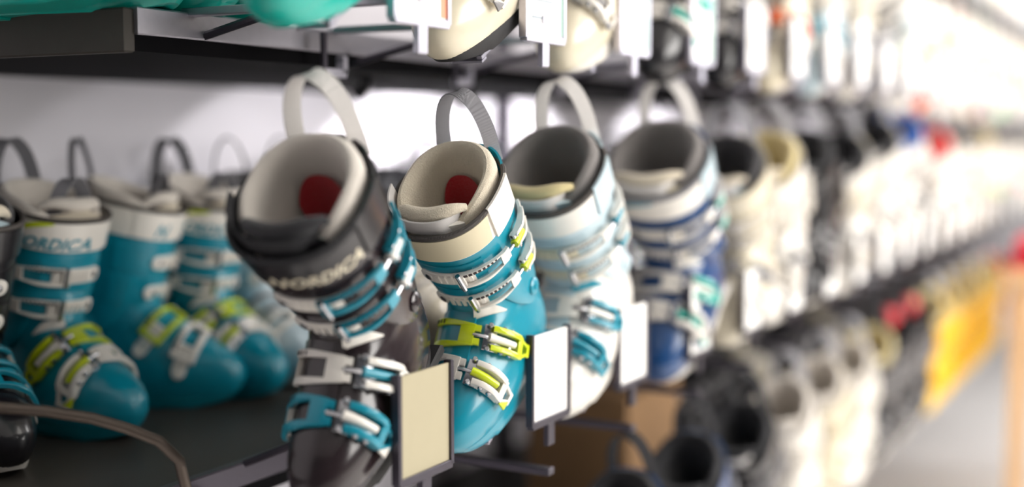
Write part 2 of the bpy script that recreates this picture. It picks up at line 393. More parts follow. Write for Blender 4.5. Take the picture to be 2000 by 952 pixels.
        for q in range(6): strip(pn, sf, -40 + q * 4.4 - o, -37.0 + q * 4.4 - q * .3 - o, .0095, .0138, .0093, .0099, 1, .0001)
        bl = MB(); bl.tube([sf(u - o, 0, .0075) for u in (13, 18, 24, 30)], .0026, 8)
        ch = MB(); strip(ch, sf, 22 - o, 34 - o, -.0135, .0135, .001, .006, 3); strip(ch, sf, 30 - o, 62 - o, -.005, .005, .001, .004, 5)
        for u_ in (27, 40, 50):
            for v in (-.0125, .0125): disc(ch, sf, u_ - o, v, .008, .0035, .006)
        cy = MB(); cy.tube([sf(u - o, 0, .0100) for u in (27, 34, 42, 50, 56)], [.0052, .0052, .005, .0046, .0045], 12)
        lv = MB()
        for sgn in (-1, 1):
            strip(lv, sf, 30 - o, 66 - o, sgn * .0100 - .003, sgn * .0100 + .003, .003, lambda u: .0125 + .004 * math.sin(max(0, min(1, (u + o - 30) / 36)) * math.pi), 10, .001)
        strip(lv, sf, 62 - o, 70 - o, -.0120, .0120, .004, .0110, 3, .001)
        strip(lv, sf, 70 - o, 84 - o, lambda u: -.011 + .006 * (u + o - 70) / 14, lambda u: -.007 + .006 * (u + o - 70) / 14, .004, .009, 4)
        strip(lv, sf, 70 - o, 84 - o, lambda u: .007 - .004 * (u + o - 70) / 14, lambda u: .011 - .004 * (u + o - 70) / 14, .004, .009, 4)
        strip(lv, sf, 82 - o, 88 - o, -.006, .008, .003, .009, 2)
        sub = [('barrel', cy.mesh('barrel', WHITE, mirror), ca)]
        if k == 1:
            tp_ = MB(); strip(tp_, sf, 69 - o, 83 - o, lambda u: -.0135, lambda u: -.0125 + .009 * (u + o - 69) / 14, .008, .0104, 4, .0004); sub.append(('lever_tip', tp_.mesh('lever_tip', LIME, mirror), 'accent'))
        parts.append(('buckle_frame', fr.mesh('buckle_frame', WHITE, mirror), fa, [('print_stripes', pn.mesh('print_stripes', PRINT, mirror), 'print')]))
        parts.append(('buckle_ladder', ld.mesh('buckle_ladder', WHITE, mirror), 'ladder', None))
        parts.append(('buckle_bail', bl.mesh('buckle_bail', CHROME, mirror), 'metal', None))
        parts.append(('buckle_hinge', ch.mesh('buckle_hinge', CHROME, mirror), 'metal', None))
        parts.append(('buckle_lever', lv.mesh('buckle_lever', WHITE, mirror), la, sub))
    # extras kept apart: the front loops
    ex = {}
    fl = MB(); pts = []
    for i in range(21):
        q = i / 20; t = R(-84 + 132 * q); z = .317 - .010 * math.sin(q * math.pi * .9) - .012 * q; a, b = cuff_ab(z); k = max(0, q - .8) / .2; x, y = sup(t, a - .002 - .016 * k, b - .002 - .016 * k, 2.2)
        pts.append(Vector((axis(z) + x, y, z - .008 * k)))
    fl.ribbon(pts, Vector((.25, 0, 1)), .020, .0022); ex['flat'] = fl.mesh('tongue_strap', W_LIGHT, mirror)
    fl = MB(); pts = [Vector((.036 + .010 * math.sin(math.pi * i / 20), -.026 * math.cos(math.pi * i / 20), .272 + .072 * math.sin(math.pi * i / 20) ** .8)) for i in range(21)]
    fl.ribbon(pts, Vector((.8, -.6, .1)), .019, .0018); ex['up'] = fl.mesh('tongue_strap', W_GREY, mirror)
    # lettering bent round the strap
    def text(body, size, d0, v0, shear):
        cu = bpy.data.curves.new('t', 'FONT'); cu.body = body; cu.size = size; cu.shear = shear; cu.space_character = 1.05; cu.resolution_u = 3
        cu.offset = .0006
        o = bpy.data.objects.new('t', cu); COL.objects.link(o); dg = bpy.context.evaluated_depsgraph_get()
        me = bpy.data.meshes.new_from_object(o.evaluated_get(dg)); bpy.data.objects.remove(o)
        for vt in me.vertices:
            d = d0 + vt.co.x / .066 * 57.3; vt.co = ps((d + 168) / 336, v0 + vt.co.y / .042, .0024)
        me.name = 'lettering'; me.materials.append(TEAL); return me
    ex['text'] = text('NORDICA', .0215 if mirror else .0195, -84 if mirror else -14, .08, .35)
    ex['emblem'] = text('N', .026, -42, .12, .35)
    sw = MB(); grid(sw, lambda u, v: ps((u * 56 - (92 if mirror else 46) + 168) / 336, .62 + .30 * math.sin(min(1, u * 1.3) * 1.57) - .50 * (1 - u) ** 3 - .16 * (1 - v) * (.35 + .65 * u * (1 - u) * 4), .0026, -168, 168), 20, 2, False, .0006)
    ex['swoosh'] = sw.mesh('strap_print', LIME, False)
    return parts, ex
TPL[False] = build_template(False); TPL[True] = build_template(True)

BASE = dict(shell=WHITE, cuff=WHITE, flap=None, plate=WHITE, sole=SOLEW, buckle_a=WHITE, accent=GREYP, ladder=WHITE, lever_up=None, print=PRINT, metal=CHROME, liner=F_GREY,
            patch=None, tongue=SKY, padding=F_CREAM, strap=WHITE, trim=W_DARK, strap_patch=None, velcro=W_DARK, loop=W_GREY)
FAR_SKIP = {'print_stripes', 'rivet', 'buckle_hinge', 'buckle_bail', 'footbed', 'strap_binding', 'heel_patch', 'overlap_flap', 'instep_plate', 'velcro_tab', 'barrel', 'lever_tip', 'cuff_pivot'}
def boot(loc_px=None, Y=1.5, yaw=None, pitch=30, roll=0, scale=1.0, mirror=False, mats={}, label='', group=None, front='flat', deco=(), far=False, base=None, wide=1.0, name='ski_boot'):
    """loc_px: pixel of the opening's centre at forward distance Y ; or base: world point of the boot's ground centre"""
    mm = dict(BASE); mm.update(mats)
    mm['flap'] = mm['flap'] or mm['shell']; mm['patch'] = mm['patch'] or mm['liner']; mm['strap_patch'] = mm['strap_patch'] or mm['strap']; mm['lever_up'] = mm['lever_up'] or mm['buckle_a']
    for a_, b_ in (('frame2', 'accent'), ('lever2', 'accent'), ('frame1', 'buckle_a'), ('lever1', 'buckle_a')): mm[a_] = mm.get(a_) or mm[b_]
    yaw = YAW_ROW if yaw is None else yaw
    rot = Euler((R(roll), R(pitch), yaw)); rm = rot.to_matrix()
    sc = Vector((scale, scale * wide, scale))
    if base is None:
        ref = Vector((-.012, 0, .305)); ref = Vector((ref.x * sc.x, ref.y * sc.y, ref.z * sc.z))
        base = P(loc_px[0], loc_px[1], Y) - rm @ ref
    root = bpy.data.objects.new(name, None); COL.objects.link(root); root.empty_display_size = .05
    root.location = base; root.rotation_euler = rot; root.scale = sc
    tag(root, label, 'ski boot', group)
    parts, ex = TPL[mirror]
    def mk(nm, me, role, par):
        o = bpy.data.objects.new(nm, me); COL.objects.link(o); o.parent = par
        if me.materials[0] is not mm[role]:
            o.material_slots[0].link = 'OBJECT'; o.material_slots[0].material = mm[role]
        return o
    for nm, me, role, sub in parts:
        if far and nm in FAR_SKIP: continue
        if nm == 'heel_patch' and mm['patch'] is mm['liner']: continue
        o = mk(nm, me, role, root)
        for q in (sub or []):
            if far and q[0] in FAR_SKIP: continue
            mk(q[0], q[1], q[2], o)
    mm['tl'] = mm.get('tongue_strap', W_LIGHT)
    if front == 'flat': mk('tongue_strap', ex['flat'], 'tl', root)
    if front == 'up': mk('tongue_strap', ex['up'], 'tl', root)
    mm['txt'] = mm.get('lettering', TEAL); mm.setdefault('sw', LIME)
    if 'text' in deco: mk('lettering', ex['text'], 'txt', root)
    if 'emblem' in deco: mk('emblem', ex['emblem'], 'txt', root)
    if 'knob' in deco:
        o = mk('red_knob', KNOB, 'knob', root)
    if 'swoosh' in deco: mk('strap_print', ex['swoosh'], 'sw', root)
    return root
KM = MB(); KM.tube([(.03, 0, .27), (.0, 0, .36)], .004, 6); KM.tube([(0, 0, .375 + .028 * math.cos(a)) for a in [math.pi * k / 8 for k in range(9)]], [max(.0004, .028 * math.sin(math.pi * k / 8)) for k in range(9)], 14); KNOB = KM.mesh('red_knob', RED)
BASE['knob'] = RED
REST = {}
RESTS = []
def rest(root, row, n):
    tgt = {'middle': -.445, 'upper': .118, 'lower': -.92}[row]; key = row
    if key not in REST:
        REST_ = REST.setdefault(key, {})
        m = MB(); m.box(-.105, .10, -.020, -.013, -.010, -.004, .001).box(-.105, .10, .013, .020, -.010, -.004, .001)
        for x in (-.10, 0, .09): m.box(x, x + .012, -.020, .020, -.0125, -.010)
        REST_['rest_plate'] = m.mesh('rest_plate', ALU, smooth=False)
        m = MB(); m.box(-.112, -.106, -.022, .022, -.012, -.003, .001); REST_['heel_stop'] = m.mesh('heel_stop', ALU, smooth=False)
        q = root.rotation_euler.to_matrix().inverted(); c = Vector((-.04, 0, -.017)); wz = root.location.z - H + (root.rotation_euler.to_matrix() @ c).z; d = q @ (M * TL + Vector((0, 0, tgt - wz))) / root.scale.x
        m = MB(); m.tube([c, c + d], .005, 8); REST_['arm'] = m.mesh('arm', STEEL, smooth=False)
    r_ = bpy.data.objects.new('boot_rest', None); COL.objects.link(r_); r_.location = root.location; r_.rotation_euler = root.rotation_euler
    r_.scale = (root.scale.x,) * 3
    tag(r_, 'sloping metal rest under boot %d from the near end of the %s row' % (n + 1, row) if False else 'sloping metal rest carrying the %s display boot of the %s row' % (ordn[n] if n < 20 else 'farthest', row), 'boot rest', 'sloping rests of the %s row' % row)
    for k_, me in REST[key].items(): link(k_, me, r_)
TL, TW = .283, .913        # shelf lip and back wall, distance behind the row of display boots
def facing(deg_right):      # heading measured from "straight at the camera", positive to the viewer's right
    return math.atan2(-math.cos(R(deg_right)), math.sin(R(deg_right)))
YAW_ROW = facing(-27)
# ------------------------------------------------------------------ setting
RM = Matrix(((U.x, M.x, 0, ORG.x), (U.y, M.y, 0, ORG.y), (0, 0, 1, 0), (0, 0, 0, 1)))   # rack frame: x along run, y to the wall, z above floor
def rbox(mb, s0, s1, t0, t1, h0, h1, ch=0): return mb.box(s0, s1, t0, t1, H + h0, H + h1, ch)
def struct(name, mb, m, parent=None, smooth=False):
    o = link(name, mb.mesh(name, m, smooth=smooth), parent); 
    if parent is None: o.matrix_world = RM; o['kind'] = 'structure'
    return o
S0 = (YV(250, 1.23) - 1.5) / math.cos(ANG) + TL * 0
def s_at(px, t):           # run coordinate of what is seen at px on the line t
    a = A0 + t / math.cos(ANG); Y = a * FPX / (VPX - px); x = (px - 1000) / FPX * Y
    return (Vector((x, Y, H)) - ORG).dot(U)
SL = s_at(250, TL)
SE = 9.0
fo = struct('floor', MB().box(-4, 12, -4, 1.2, -.05, 0), FLOORM)
struct('ceiling', MB().box(-4, 12, -4, 1.2, 3.0, 3.1), CEIL)
struct('wall_back', MB().box(-4, 12, TW, TW + .1, 0, 3.0), WALLM)
struct('wall_far', MB().box(SE + .6, SE + .7, -4, TW, 0, 3.0), WALLS)
# shelves -----------------------------------------------------------
def shelf(s0, s1, h0, h1, label, endcol=SHELFE, lip=None):
    root = bpy.data.objects.new('wall_shelf', None); COL.objects.link(root); root.matrix_world = RM @ Matrix.Translation((s0, TW, H + h0))
    tag(root, label, 'shelf', 'long wall shelves')
    L = s1 - s0; D = TW - TL; T = h1 - h0
    link('shelf_board', MB().box(.012, L, -D - .004, 0, 0, T * .42).box(.012, L, -D + .006, 0, T * .42, T - .003).mesh('shelf_board', SHELF, smooth=False), root)
    link('shelf_top', MB().box(.012, L, -D + .006, -.002, T - .003, T).mesh('shelf_top', SHELFT, smooth=False), root)
    link('end_panel', MB().box(-.004, .012, -D - .004, 0, -.002, T + .004, .002).mesh('end_panel', endcol, smooth=False), root)
    link('front_lip', MB().box(.012, L, -D - .010, -D + .006, T * .42, T + .006, .002).mesh('front_lip', lip or LIP, smooth=False), root)
    return root
shelf(SL, SE, .097, .142, 'dark upper shelf with silver lip, its brown end panel showing at top left')
shelf(-1.3, SE, -.475, -.43, 'dark middle shelf carrying the teal standing boots at lower left', lip=STEEL)
shelf(SL, SE, -.95, -.905, 'dark lowest shelf seen under the middle row of display boots')
shelf(2.0, SE, .60, .645, 'dark topmost shelf in the far upper right')
# uprights of the shelving on the wall
for n_, s_ in enumerate((SL - .02, 1.72, 3.6, 5.5, 7.4)):
    o = link('shelf_upright', MB().box(-.02, .02, -.035, 0, 0, 2.6, .003).mesh('shelf_upright', STEEL, smooth=False)); o.matrix_world = RM @ Matrix.Translation((s_, TW - .001, 0))
    tag(o, 'dark steel upright on the back panel, %s from the left' % ordn[n_], 'upright', 'shelf uprights')

# display bracket with price card -----------------------------------
BM = {}
def bracket(s, hoff, k, label, group, top=False, cardm=CARD, strip_m=None, dots=False):
    """one display bracket: sloping tray, arm to the shelf lip, hook under the lip, tag frame with card; k scales the run position"""
    root = bpy.data.objects.new('display_bracket', None); COL.objects.link(root)
    root.matrix_world = RM @ Matrix.Translation((s, -.055, H + hoff)); tag(root, label, 'display bracket', group)
    fm = ALU if top else STEEL
    if 'frame' not in BM:
        w_, h_ = .053, .122
        m = MB(); m.box(-w_ - .003, -w_ + .003, -.004, .006, 0, h_, .001); BM['left'] = m
        m = MB(); m.box(w_ - .003, w_ + .003, -.004, .006, 0, h_, .001); BM['right'] = m
        m = MB(); m.box(-w_, w_, -.004, .006, -.004, .006, .001).box(-.034, .034, .006, .010, -.004, .0); BM['frame'] = m
        m = MB(); m.box(-.009, .009, -.003, .004, -.034, -.003, .001); BM['stem'] = m
        m = MB(); m.box(-w_ + .002, w_ - .002, -.001, .002, .004, h_ - .003); BM['card'] = m
        m = MB(); m.box(w_ - .014, w_ - .003, -.0015, -.001, .008, h_ - .006); BM['band'] = m
        m = MB()
        for r in range(4): m.box(-.034 + .006 * (r % 2), .01 + .012 * ((r * 7) % 3), -.0015, -.001, .026 + r * .022, .029 + r * .022)
        BM['print'] = m
        m = MB(); m.box(-.008, .008, -.003, .34, -.045, -.035, .001); BM['arm'] = m
        m = MB(); m.tube([(-.02, .325, -.030), (-.02, .325, -.062), (.012, .325, -.068), (.016, .325, -.050)], .0045, 8); BM['hook'] = m
        BM.update({a + '_m': b.mesh(a, STEEL, smooth=False) for a, b in list(BM.items())})
    def mk(nm, key, m_, par=root):
        o = bpy.data.objects.new(nm, BM[key + '_m']); COL.objects.link(o); o.parent = par
        o.material_slots[0].link = 'OBJECT'; o.material_slots[0].material = m_; return o
    mk('frame_bar', 'left', fm); mk('frame_bar', 'right', fm); mk('frame_base', 'frame', fm); mk('stem', 'stem', fm); mk('arm', 'arm', LIP if top else STEEL).location = (0, 0, .066 if top else -.03)
    c = mk('price_card', 'card', cardm)
    if strip_m: mk('printed_band', 'band', strip_m, c)
    if dots: mk('printed_lines', 'print', BLUEINK if not top else INK, c)
    return root
HK = MB().box(-.024, .022, -.006, .006, -.006, .006, .001).box(.014, .024, -.006, .006, .0, .024, .001).mesh('hook_foot', ALU, smooth=False)
HU = MB().box(-.026, -.018, -.003, .003, -.004, .055, .001).mesh('hook_stem', STEEL, smooth=False)
def hook(px, t, h, label):
    r = bpy.data.objects.new('shelf_hook', None); COL.objects.link(r); r.matrix_world = RM @ Matrix.Translation((s_at(px, t), t, H + h)); tag(r, label, 'hook', 'hooks under the upper shelf')
    link('hook_foot', HK, r); link('hook_stem', HU, r)
def vpx(v): return VPX - 1000 / v

# ------------------------------------------------------------------ middle row of display boots
MID = 'display boots of the middle row'
boot((598, 376), YV(603), scale=1.04, wide=1.03, pitch=34, yaw=facing(-21), mats=dict(shell=BROWN, cuff=BROWN, plate=WHITE, sole=RUBBER, buckle_a=TEAL, accent=WHITE, ladder=WHITE, liner=F_WHITE, patch=REDFELT, tongue=BLACK, padding=F_BLACK,
     strap=BLACK, trim=W_BLACK, loop=W_LIGHT, tongue_strap=W_BLACK, lettering=CREAM, velcro=BLACK), deco=('text',), label='dark brown ski boot with off-white fleece liner, nearest in the display row', group=MID)
boot((880, 366), 1.5, scale=1.0, mats=dict(shell=TEAL, cuff=TEAL, flap=TEAL, plate=WHITE, sole=TEAL, buckle_a=WHITE, accent=LIME, ladder=WHITE, liner=F_CREAM, patch=REDFELT, tongue=WHITE, padding=F_CREAM,
     strap=WHITE, strap_patch=IVORY, trim=W_DARK, velcro=WHITE, loop=W_GREY, tongue_strap=W_LIGHT), label='sharp teal ski boot with lime buckles and ivory cuff strap, centre of picture', group=MID)
boot((1078, 330), YV(1075), scale=1.08, wide=1.06, mats=dict(shell=WHITE, cuff=SKY, flap=SKY, plate=TEAL, sole=SOLEW, buckle_a=WHITE, frame2=WHITE, lever1=TEAL, accent=TEAL, ladder=CREAM, liner=F_GREY, tongue=SKY, padding=F_YEL, strap=SKY, strap_patch=WHITE, trim=W_DARK, loop=W_LIGHT, velcro=SKY),
     label='white and pale blue ski boot with grey fleece liner, right behind the sharp teal boot', group=MID)
boot((1285, 310), YV(1285), scale=1.16, wide=1.12, mats=dict(shell=NAVY, cuff=NAVY, plate=WHITE, sole=SOLEW, buckle_a=WHITE, frame2=WHITE, accent=TURQ, ladder=WHITE, liner=F_GREY, tongue=CREAM, padding=F_CREAM, strap=WHITE, trim=W_GREY, loop=W_LIGHT, velcro=SKY, tongue_strap=W_LIGHT, sw=TEAL),
     deco=('swoosh',), label='navy blue ski boot with white cuff strap and grey liner in the display row', group=MID)
behind = [(1412, 325, dict(shell=CREAM, cuff=CREAM, strap=CREAM, liner=F_DARK), 'cream ski boot with dark grey liner behind the navy boot'),
        (1487, 312, dict(shell=WHITE, cuff=WHITE, liner=F_YEL, tongue=CREAM), 'white ski boot with straw yellow liner in the middle display row'),
        (1560, 305, dict(shell=BLACK, cuff=BLACK, liner=F_BLACK, strap=BLACK, buckle_a=BLACK, ladder=BLACK, tongue=BLACK, padding=F_BLACK), 'black ski boot half hidden behind the straw lined white boot'),
        (1632, 305, dict(shell=WHITE, cuff=CREAM, liner=F_BLACK, tongue=BLACK, padding=F_BLACK), 'white ski boot with round black liner opening in the middle display row'),
        (1697, 275, dict(shell=WHITE, cuff=WHITE, liner=F_BLACK, tongue=BLACK, padding=F_BLACK, plate=GREYP), 'white ski boot with black liner just before the blue topped boot'),
        (1748, 262, dict(shell=WHITE, cuff=GREYP, liner=F_BLUE, tongue=BLUE, padding=F_BLUE), 'grey and white ski boot with bright blue liner in the far middle row'),
        (1808, 285, dict(shell=WHITE, cuff=WHITE, liner=F_RED, tongue=RED, padding=F_RED), 'white ski boot with bright red liner in the far middle row')]
for px, py, mm, lb in behind:
    boot((px, py), YV(px), scale=1.06, wide=1.2, mats=mm, label=lb, group=MID, far=True)
pal = [dict(shell=WHITE, cuff=CREAM, liner=F_GREY), dict(shell=WHITE, cuff=GREYP, liner=F_DARK), dict(shell=CREAM, cuff=WHITE, liner=F_YEL), dict(shell=WHITE, cuff=WHITE, liner=F_GREY, accent=LIME),
       dict(shell=SKY, cuff=WHITE, liner=F_BLACK), dict(shell=WHITE, cuff=BLACK, liner=F_GREY, accent=RED)]
v = 1000 / (VPX - 1808) + .14; i = 0
while v < 3.3:
    px = vpx(v)
    boot((px, 265 + .02 * FPX / YV(px)), YV(px), scale=1.1, mats=pal[i % 6], label='pale ski boot in the middle display row, %s beyond the red lined boot' % ordn[i], group=MID, far=True)
    v += .14; i += 1
for n_, b_ in enumerate([o for o in COL.objects if o.get('group') == MID]): rest(b_, 'middle', n_)
# brackets of the middle row
for i in range(19):
    v = .665 + .1255 * i + (.006 if i == 1 else 0); px = vpx(v)
    lb = ['dark bracket with beige card, left of the sharp teal boot', 'dark bracket with blank white card, right of the sharp teal boot', 'bracket with white card in front of the navy boot'][i] if i < 3 else 'bracket with white card in the middle row, %s beyond the navy boot' % ordn[i - 3]
    bracket(s_at(px, -.055), -.378, 1, lb, 'price card brackets of the middle row', cardm=CARDB if i == 0 else CARD, dots=(i == 2))

# ------------------------------------------------------------------ upper row of display boots
UP = 'display boots of the upper row'
tops = [(540, dict(shell=TURQ, cuff=TURQ, sole=TURQ, accent=BLACK, flap=BLACK), 'turquoise display boot with black trim above the upper shelf lip'),
        (862, dict(shell=CREAM, cuff=CREAM, sole=RUBBER, flap=CREAM), 'cream display boot behind the leftmost white tag of the upper row'),
        (1092, dict(shell=CREAM, cuff=WHITE, sole=SOLEW), 'beige display boot with white sole, above the white boot of the row below'),
        (1275, dict(shell=BLACK, cuff=BLACK, sole=RUBBER, accent=TURQ), 'black display boot with turquoise buckle in the upper row'),
        (1400, dict(shell=BLACK, cuff=BLACK, sole=RUBBER, accent=WHITE), 'black display boot with white buckle in the upper row'),
        (1492, dict(shell=CREAM, cuff=CREAM, accent=ORANGE), 'cream display boot with orange buckle in the upper row'),
        (1560, dict(shell=SKY, cuff=WHITE, accent=TEAL), 'pale blue display boot in the upper row'),
        (1615, dict(shell=WHITE, cuff=CREAM, accent=GREYP), 'white display boot with cream cuff in the upper row'),
        (1665, dict(shell=GREYP, cuff=BLACK), 'grey display boot with black cuff in the far upper row'),
        (1708, dict(shell=WHITE, cuff=SKY, accent=GREEN), 'white display boot with green buckle in the far upper row'),
        (1745, dict(shell=ORANGE, cuff=WHITE), 'orange display boot in the far upper row'),
        (1778, dict(shell=WHITE, cuff=ORANGE, liner=F_GREY), 'white display boot with orange cuff in the far upper row'),
        (1806, dict(shell=WHITE, cuff=WHITE, accent=RED), 'white display boot with red buckles in the far upper row'),
        (1832, dict(shell=CREAM, cuff=GREEN), 'cream display boot with green cuff in the far upper row'),
        (1856, dict(shell=BURG, cuff=WHITE), 'burgundy display boot in the far upper row'),
        (1878, dict(shell=WHITE, cuff=GREYP, liner=F_GREY), 'white display boot with grey cuff in the far upper row'),
        (1900, dict(shell=GREEN, cuff=WHITE), 'green display boot in the far upper row'),
        (1920, dict(shell=CREAM, cuff=YELLOW), 'cream display boot with yellow cuff in the far upper row'),
        (1938, dict(shell=WHITE, cuff=SKY), 'white and sky blue display boot in the far upper row'),
        (1956, dict(shell=BLACK, cuff=WHITE), 'black display boot with white cuff in the far upper row'),
        (1972, dict(shell=WHITE, cuff=CREAM, liner=F_YEL), 'white display boot with straw liner in the far upper row'),
        (1990, dict(shell=SKY, cuff=SKY), 'sky blue display boot in the far upper row')]
for i, (px, mm, lb) in enumerate(tops):
    if i > 4: px = vpx(1.195 + .122 * (i - 5))
    Y = YV(px); b = P(px, 366, Y); cz = H - .062 + .50
    rm = Euler((0, R(30), YAW_ROW)).to_matrix(); sc = 1.08 if px < 1700 else 1.15
    c = Vector(((px - 1000) / FPX * Y, Y, cz + (.028 if i == 0 else .01)))
    boot(base=c - rm @ Vector((-.012 * sc, 0, .305 * sc)), scale=sc, mats=mm, label=lb, group=UP, far=i > 4)
for n_, b_ in enumerate([o for o in COL.objects if o.get('group') == UP][:20]): rest(b_, 'upper', n_)
for i in range(20):
    v = .664 + .1245 * i; px = vpx(v)
    lb = ['white framed tag with orange print, leftmost in the upper row', 'white framed tag of the upper row, above the white boot', 'white framed tag of the upper row, above the navy boot'][i] if i < 3 else 'white framed tag in the upper row, %s beyond the one above the navy boot' % ordn[i - 3]
    bracket(s_at(px, -.055), .122, 1, lb, 'price card brackets of the upper row', top=True, strip_m=PEACH if i == 0 else (MINT if i < 4 else None), dots=i < 3)
for i, px in enumerate((655, 905, 1095, 1245, 1345, 1440, 1515)):
    hook(px, TL - .03, .086, 'silver hook under the upper shelf lip, %s from the left' % ordn[i])

# little made-up spotlights, added under the upper shelf to brighten the back panel
for i, (px, pw) in enumerate(((330, 1.0), (560, 5.0), (800, 26.0), (1000, 26.0), (1270, 18.0), (1440, 5), (1580, 5), (1690, 5))):
    s_ = s_at(px, TW)
    r = bpy.data.objects.new('added_spotlight', None); COL.objects.link(r); r.matrix_world = RM @ Matrix.Translation((s_, .46, H + .097)); tag(r, 'small black spotlight added under the upper shelf, %s from the left' % ordn[i], 'spotlight', 'spotlights added under the upper shelf')
    d = Vector((0, .45, -.40)).normalized()
    m = MB(); m.box(-.012, .012, -.012, .012, -.006, 0, .001); link('base', m.mesh('base', BLACK), r)
    m = MB(); c = Vector((0, 0, -.018)); m.tube([c - d * .018, c - d * .017, c + d * .012, c + d * .014], [.008, .011, .013, .012], 16); link('lamp_head', m.mesh('lamp_head', BLACK), r)
    l = bpy.data.lights.new('spot', 'SPOT'); l.energy = pw; l.spot_size = R(102); l.spot_blend = .15; l.shadow_soft_size = .012; l.color = (1, .98, 1)
    lo = bpy.data.objects.new('spot', l); COL.objects.link(lo); lo.parent = r; lo.location = c + d * .022; lo.rotation_euler = d.to_track_quat('-Z', 'Y').to_euler()
# row above, only seen in the far corner
i = 0; v = 1.75
while v < 3.1:
    px = vpx(v); Y = YV(px); sc = 1.15; c = Vector(((px - 1000) / FPX * Y, Y, H - .062 + 1.0)); rm = Euler((0, R(30), YAW_ROW)).to_matrix()
    boot(base=c - rm @ Vector((-.012 * sc, 0, .305 * sc)), scale=sc, mats=pal[(i * 5 + 2) % 6], label='pale ski boot of the topmost row in the far upper right corner', group='display boots of the topmost row', far=True)
    v += .125; i += 1

# ------------------------------------------------------------------ lower row
LOW = 'display boots of the lower row'
lows = [(1219, NAVY, F_BLACK, None), (1350, NAVY, F_BLACK, None), (1453, BLACK, F_BLACK, None), (1536, WHITE, F_WHITE, 'white ski boot with pale liner, leftmost pale boot of the lower row'), (1604, CREAM, F_WHITE, 'cream ski boot with pale liner, second pale boot of the lower row'),
        (1661, WHITE, F_WHITE, 'white ski boot with pale liner, third pale boot of the lower row'), (1709, BLACK, F_YEL, 'black ski boot with straw liner in the lower row'), (1750, BLACK, F_BLACK, None), (1786, BLACK, F_DARK, None),
        (1817, YELLOW, F_YEL, 'yellow ski boot in the lower row, just behind the red knobbed black boots'), (1842, YELLOW, F_YEL, 'yellow ski boot in the lower row, nearest of all the yellow ones'), (1868, YELLOW, F_YEL, 'yellow ski boot in the lower row, next after the nearest yellow one'), (1890, YELLOW, F_YEL, 'yellow ski boot in the lower row, halfway along the yellow ones'),
        (1909, YELLOW, F_YEL, 'yellow ski boot in the lower row, fourth of the yellow ones'), (1926, YELLOW, F_YEL, 'yellow ski boot in the lower row, farthest of the yellow ones'), (1944, WHITE, F_RED, 'white ski boot with red liner in the far lower row'), (1962, BURG, F_DARK, 'burgundy ski boot in the far lower row')]
for i, (px, shm, lm, lb) in enumerate(lows):
    Y = YV(px); sc = 1.1 if shm is YELLOW else 1.05; c = Vector(((px - 1000) / FPX * Y, Y, H - .062 - .545)); rm = Euler((0, R(30), YAW_ROW)).to_matrix()
    dk = shm in (BLACK, NAVY)
    boot(base=c - rm @ Vector((-.012 * sc, 0, .305 * sc)), scale=sc, far=True, group=LOW, deco=('knob',) if i in (7, 8) else (), label=lb or 'dark ski boot of the lower display row under the white boots',
         mats=dict(shell=shm, cuff=shm, strap=shm, liner=lm, padding=lm, tongue=shm, buckle_a=GREYP if dk else shm, ladder=shm, accent=shm, plate=shm, loop=W_BLACK if dk else W_GREY))

for n_, b_ in enumerate([o for o in COL.objects if o.get('group') == LOW]): rest(b_, 'lower', n_)
for i in range(13):      # black boots standing behind them on the lowest shelf
    Y = 3.3 + .17 * i; px = VPX - 1.6 * FPX / Y
    boot(base=Vector(((px - 1000) / FPX * Y, Y, H - .905)), pitch=0, yaw=facing(45), scale=1.1, far=True, front='up', group='boots standing at the back of the lowest shelf', mirror=bool(i % 2),
         mats=(dict(shell=CREAM, cuff=CREAM, strap=CREAM, liner=F_WHITE, tongue=CREAM) if i in (6, 11) else dict(shell=BLACK, cuff=BLACK, strap=BLACK, liner=F_BLACK, padding=F_BLACK, tongue=BLACK, plate=BLACK, sole=RUBBER, buckle_a=GREYP, accent=BLACK, ladder=BLACK, loop=W_BLACK, tongue_strap=W_BLACK)),
         label={6: 'cream boot among black ones at the back of the lowest shelf, nearer one', 11: 'cream boot among black ones at the back of the lowest shelf, farther one'}.get(i, 'black ski boot at the back of the lowest shelf'))

# ------------------------------------------------------------------ standing boots at the back of the middle shelf
AB = 1.66; BACK = 'boots standing at the back of the middle shelf'
teal = dict(shell=TEAL, cuff=TEAL, plate=WHITE, sole=TEAL_D, buckle_a=WHITE, accent=LIME, ladder=WHITE, liner=F_WHITE, patch=REDFELT, tongue=F_CREAM, padding=F_WHITE, strap=WHITE, trim=W_DARK, loop=W_GREY, tongue_strap=W_GREY, velcro=W_DARK)
def stand(px, a, head, h=-.43, **k):
    Y = a * FPX / (VPX - px); sc = k.pop('scale', 1.07)
    return boot(base=Vector(((px - 1000) / FPX * Y, Y, H + h)), pitch=0, yaw=facing(head), scale=sc, **k)
stand(-80, AB - .03, 42, mirror=True, front='up', mats=dict(shell=BLACK, cuff=BLACK, strap=BLACK, liner=F_DARK, buckle_a=TEAL, accent=TEAL, plate=GREYP), label='black ski boot with teal buckles cut by the left edge', group=BACK)
stand(98, AB, 58, scale=1.07, mirror=True, front='up', mats=teal, deco=('text', 'swoosh'), label='teal ski boot with lettered white cuff, leftmost of the two lettered ones', group=BACK)
stand(258, AB + .03, 84, front='up', mats=teal, deco=('emblem',), label='teal ski boot turned sideways between the two lettered teal boots', group=BACK)
stand(400, AB, 54, scale=1.07, mirror=True, front='up', mats=teal, deco=('text', 'swoosh'), label='teal ski boot with lettered white cuff, beside the dark brown boot', group=BACK)
stand(500, AB, 45, front='up', mats=dict(shell=SKY, cuff=SKY, liner=F_DARK, padding=F_BLACK, loop=W_BLACK, tongue=BLACK), label='pale blue ski boot partly behind the dark brown boot', group=BACK)
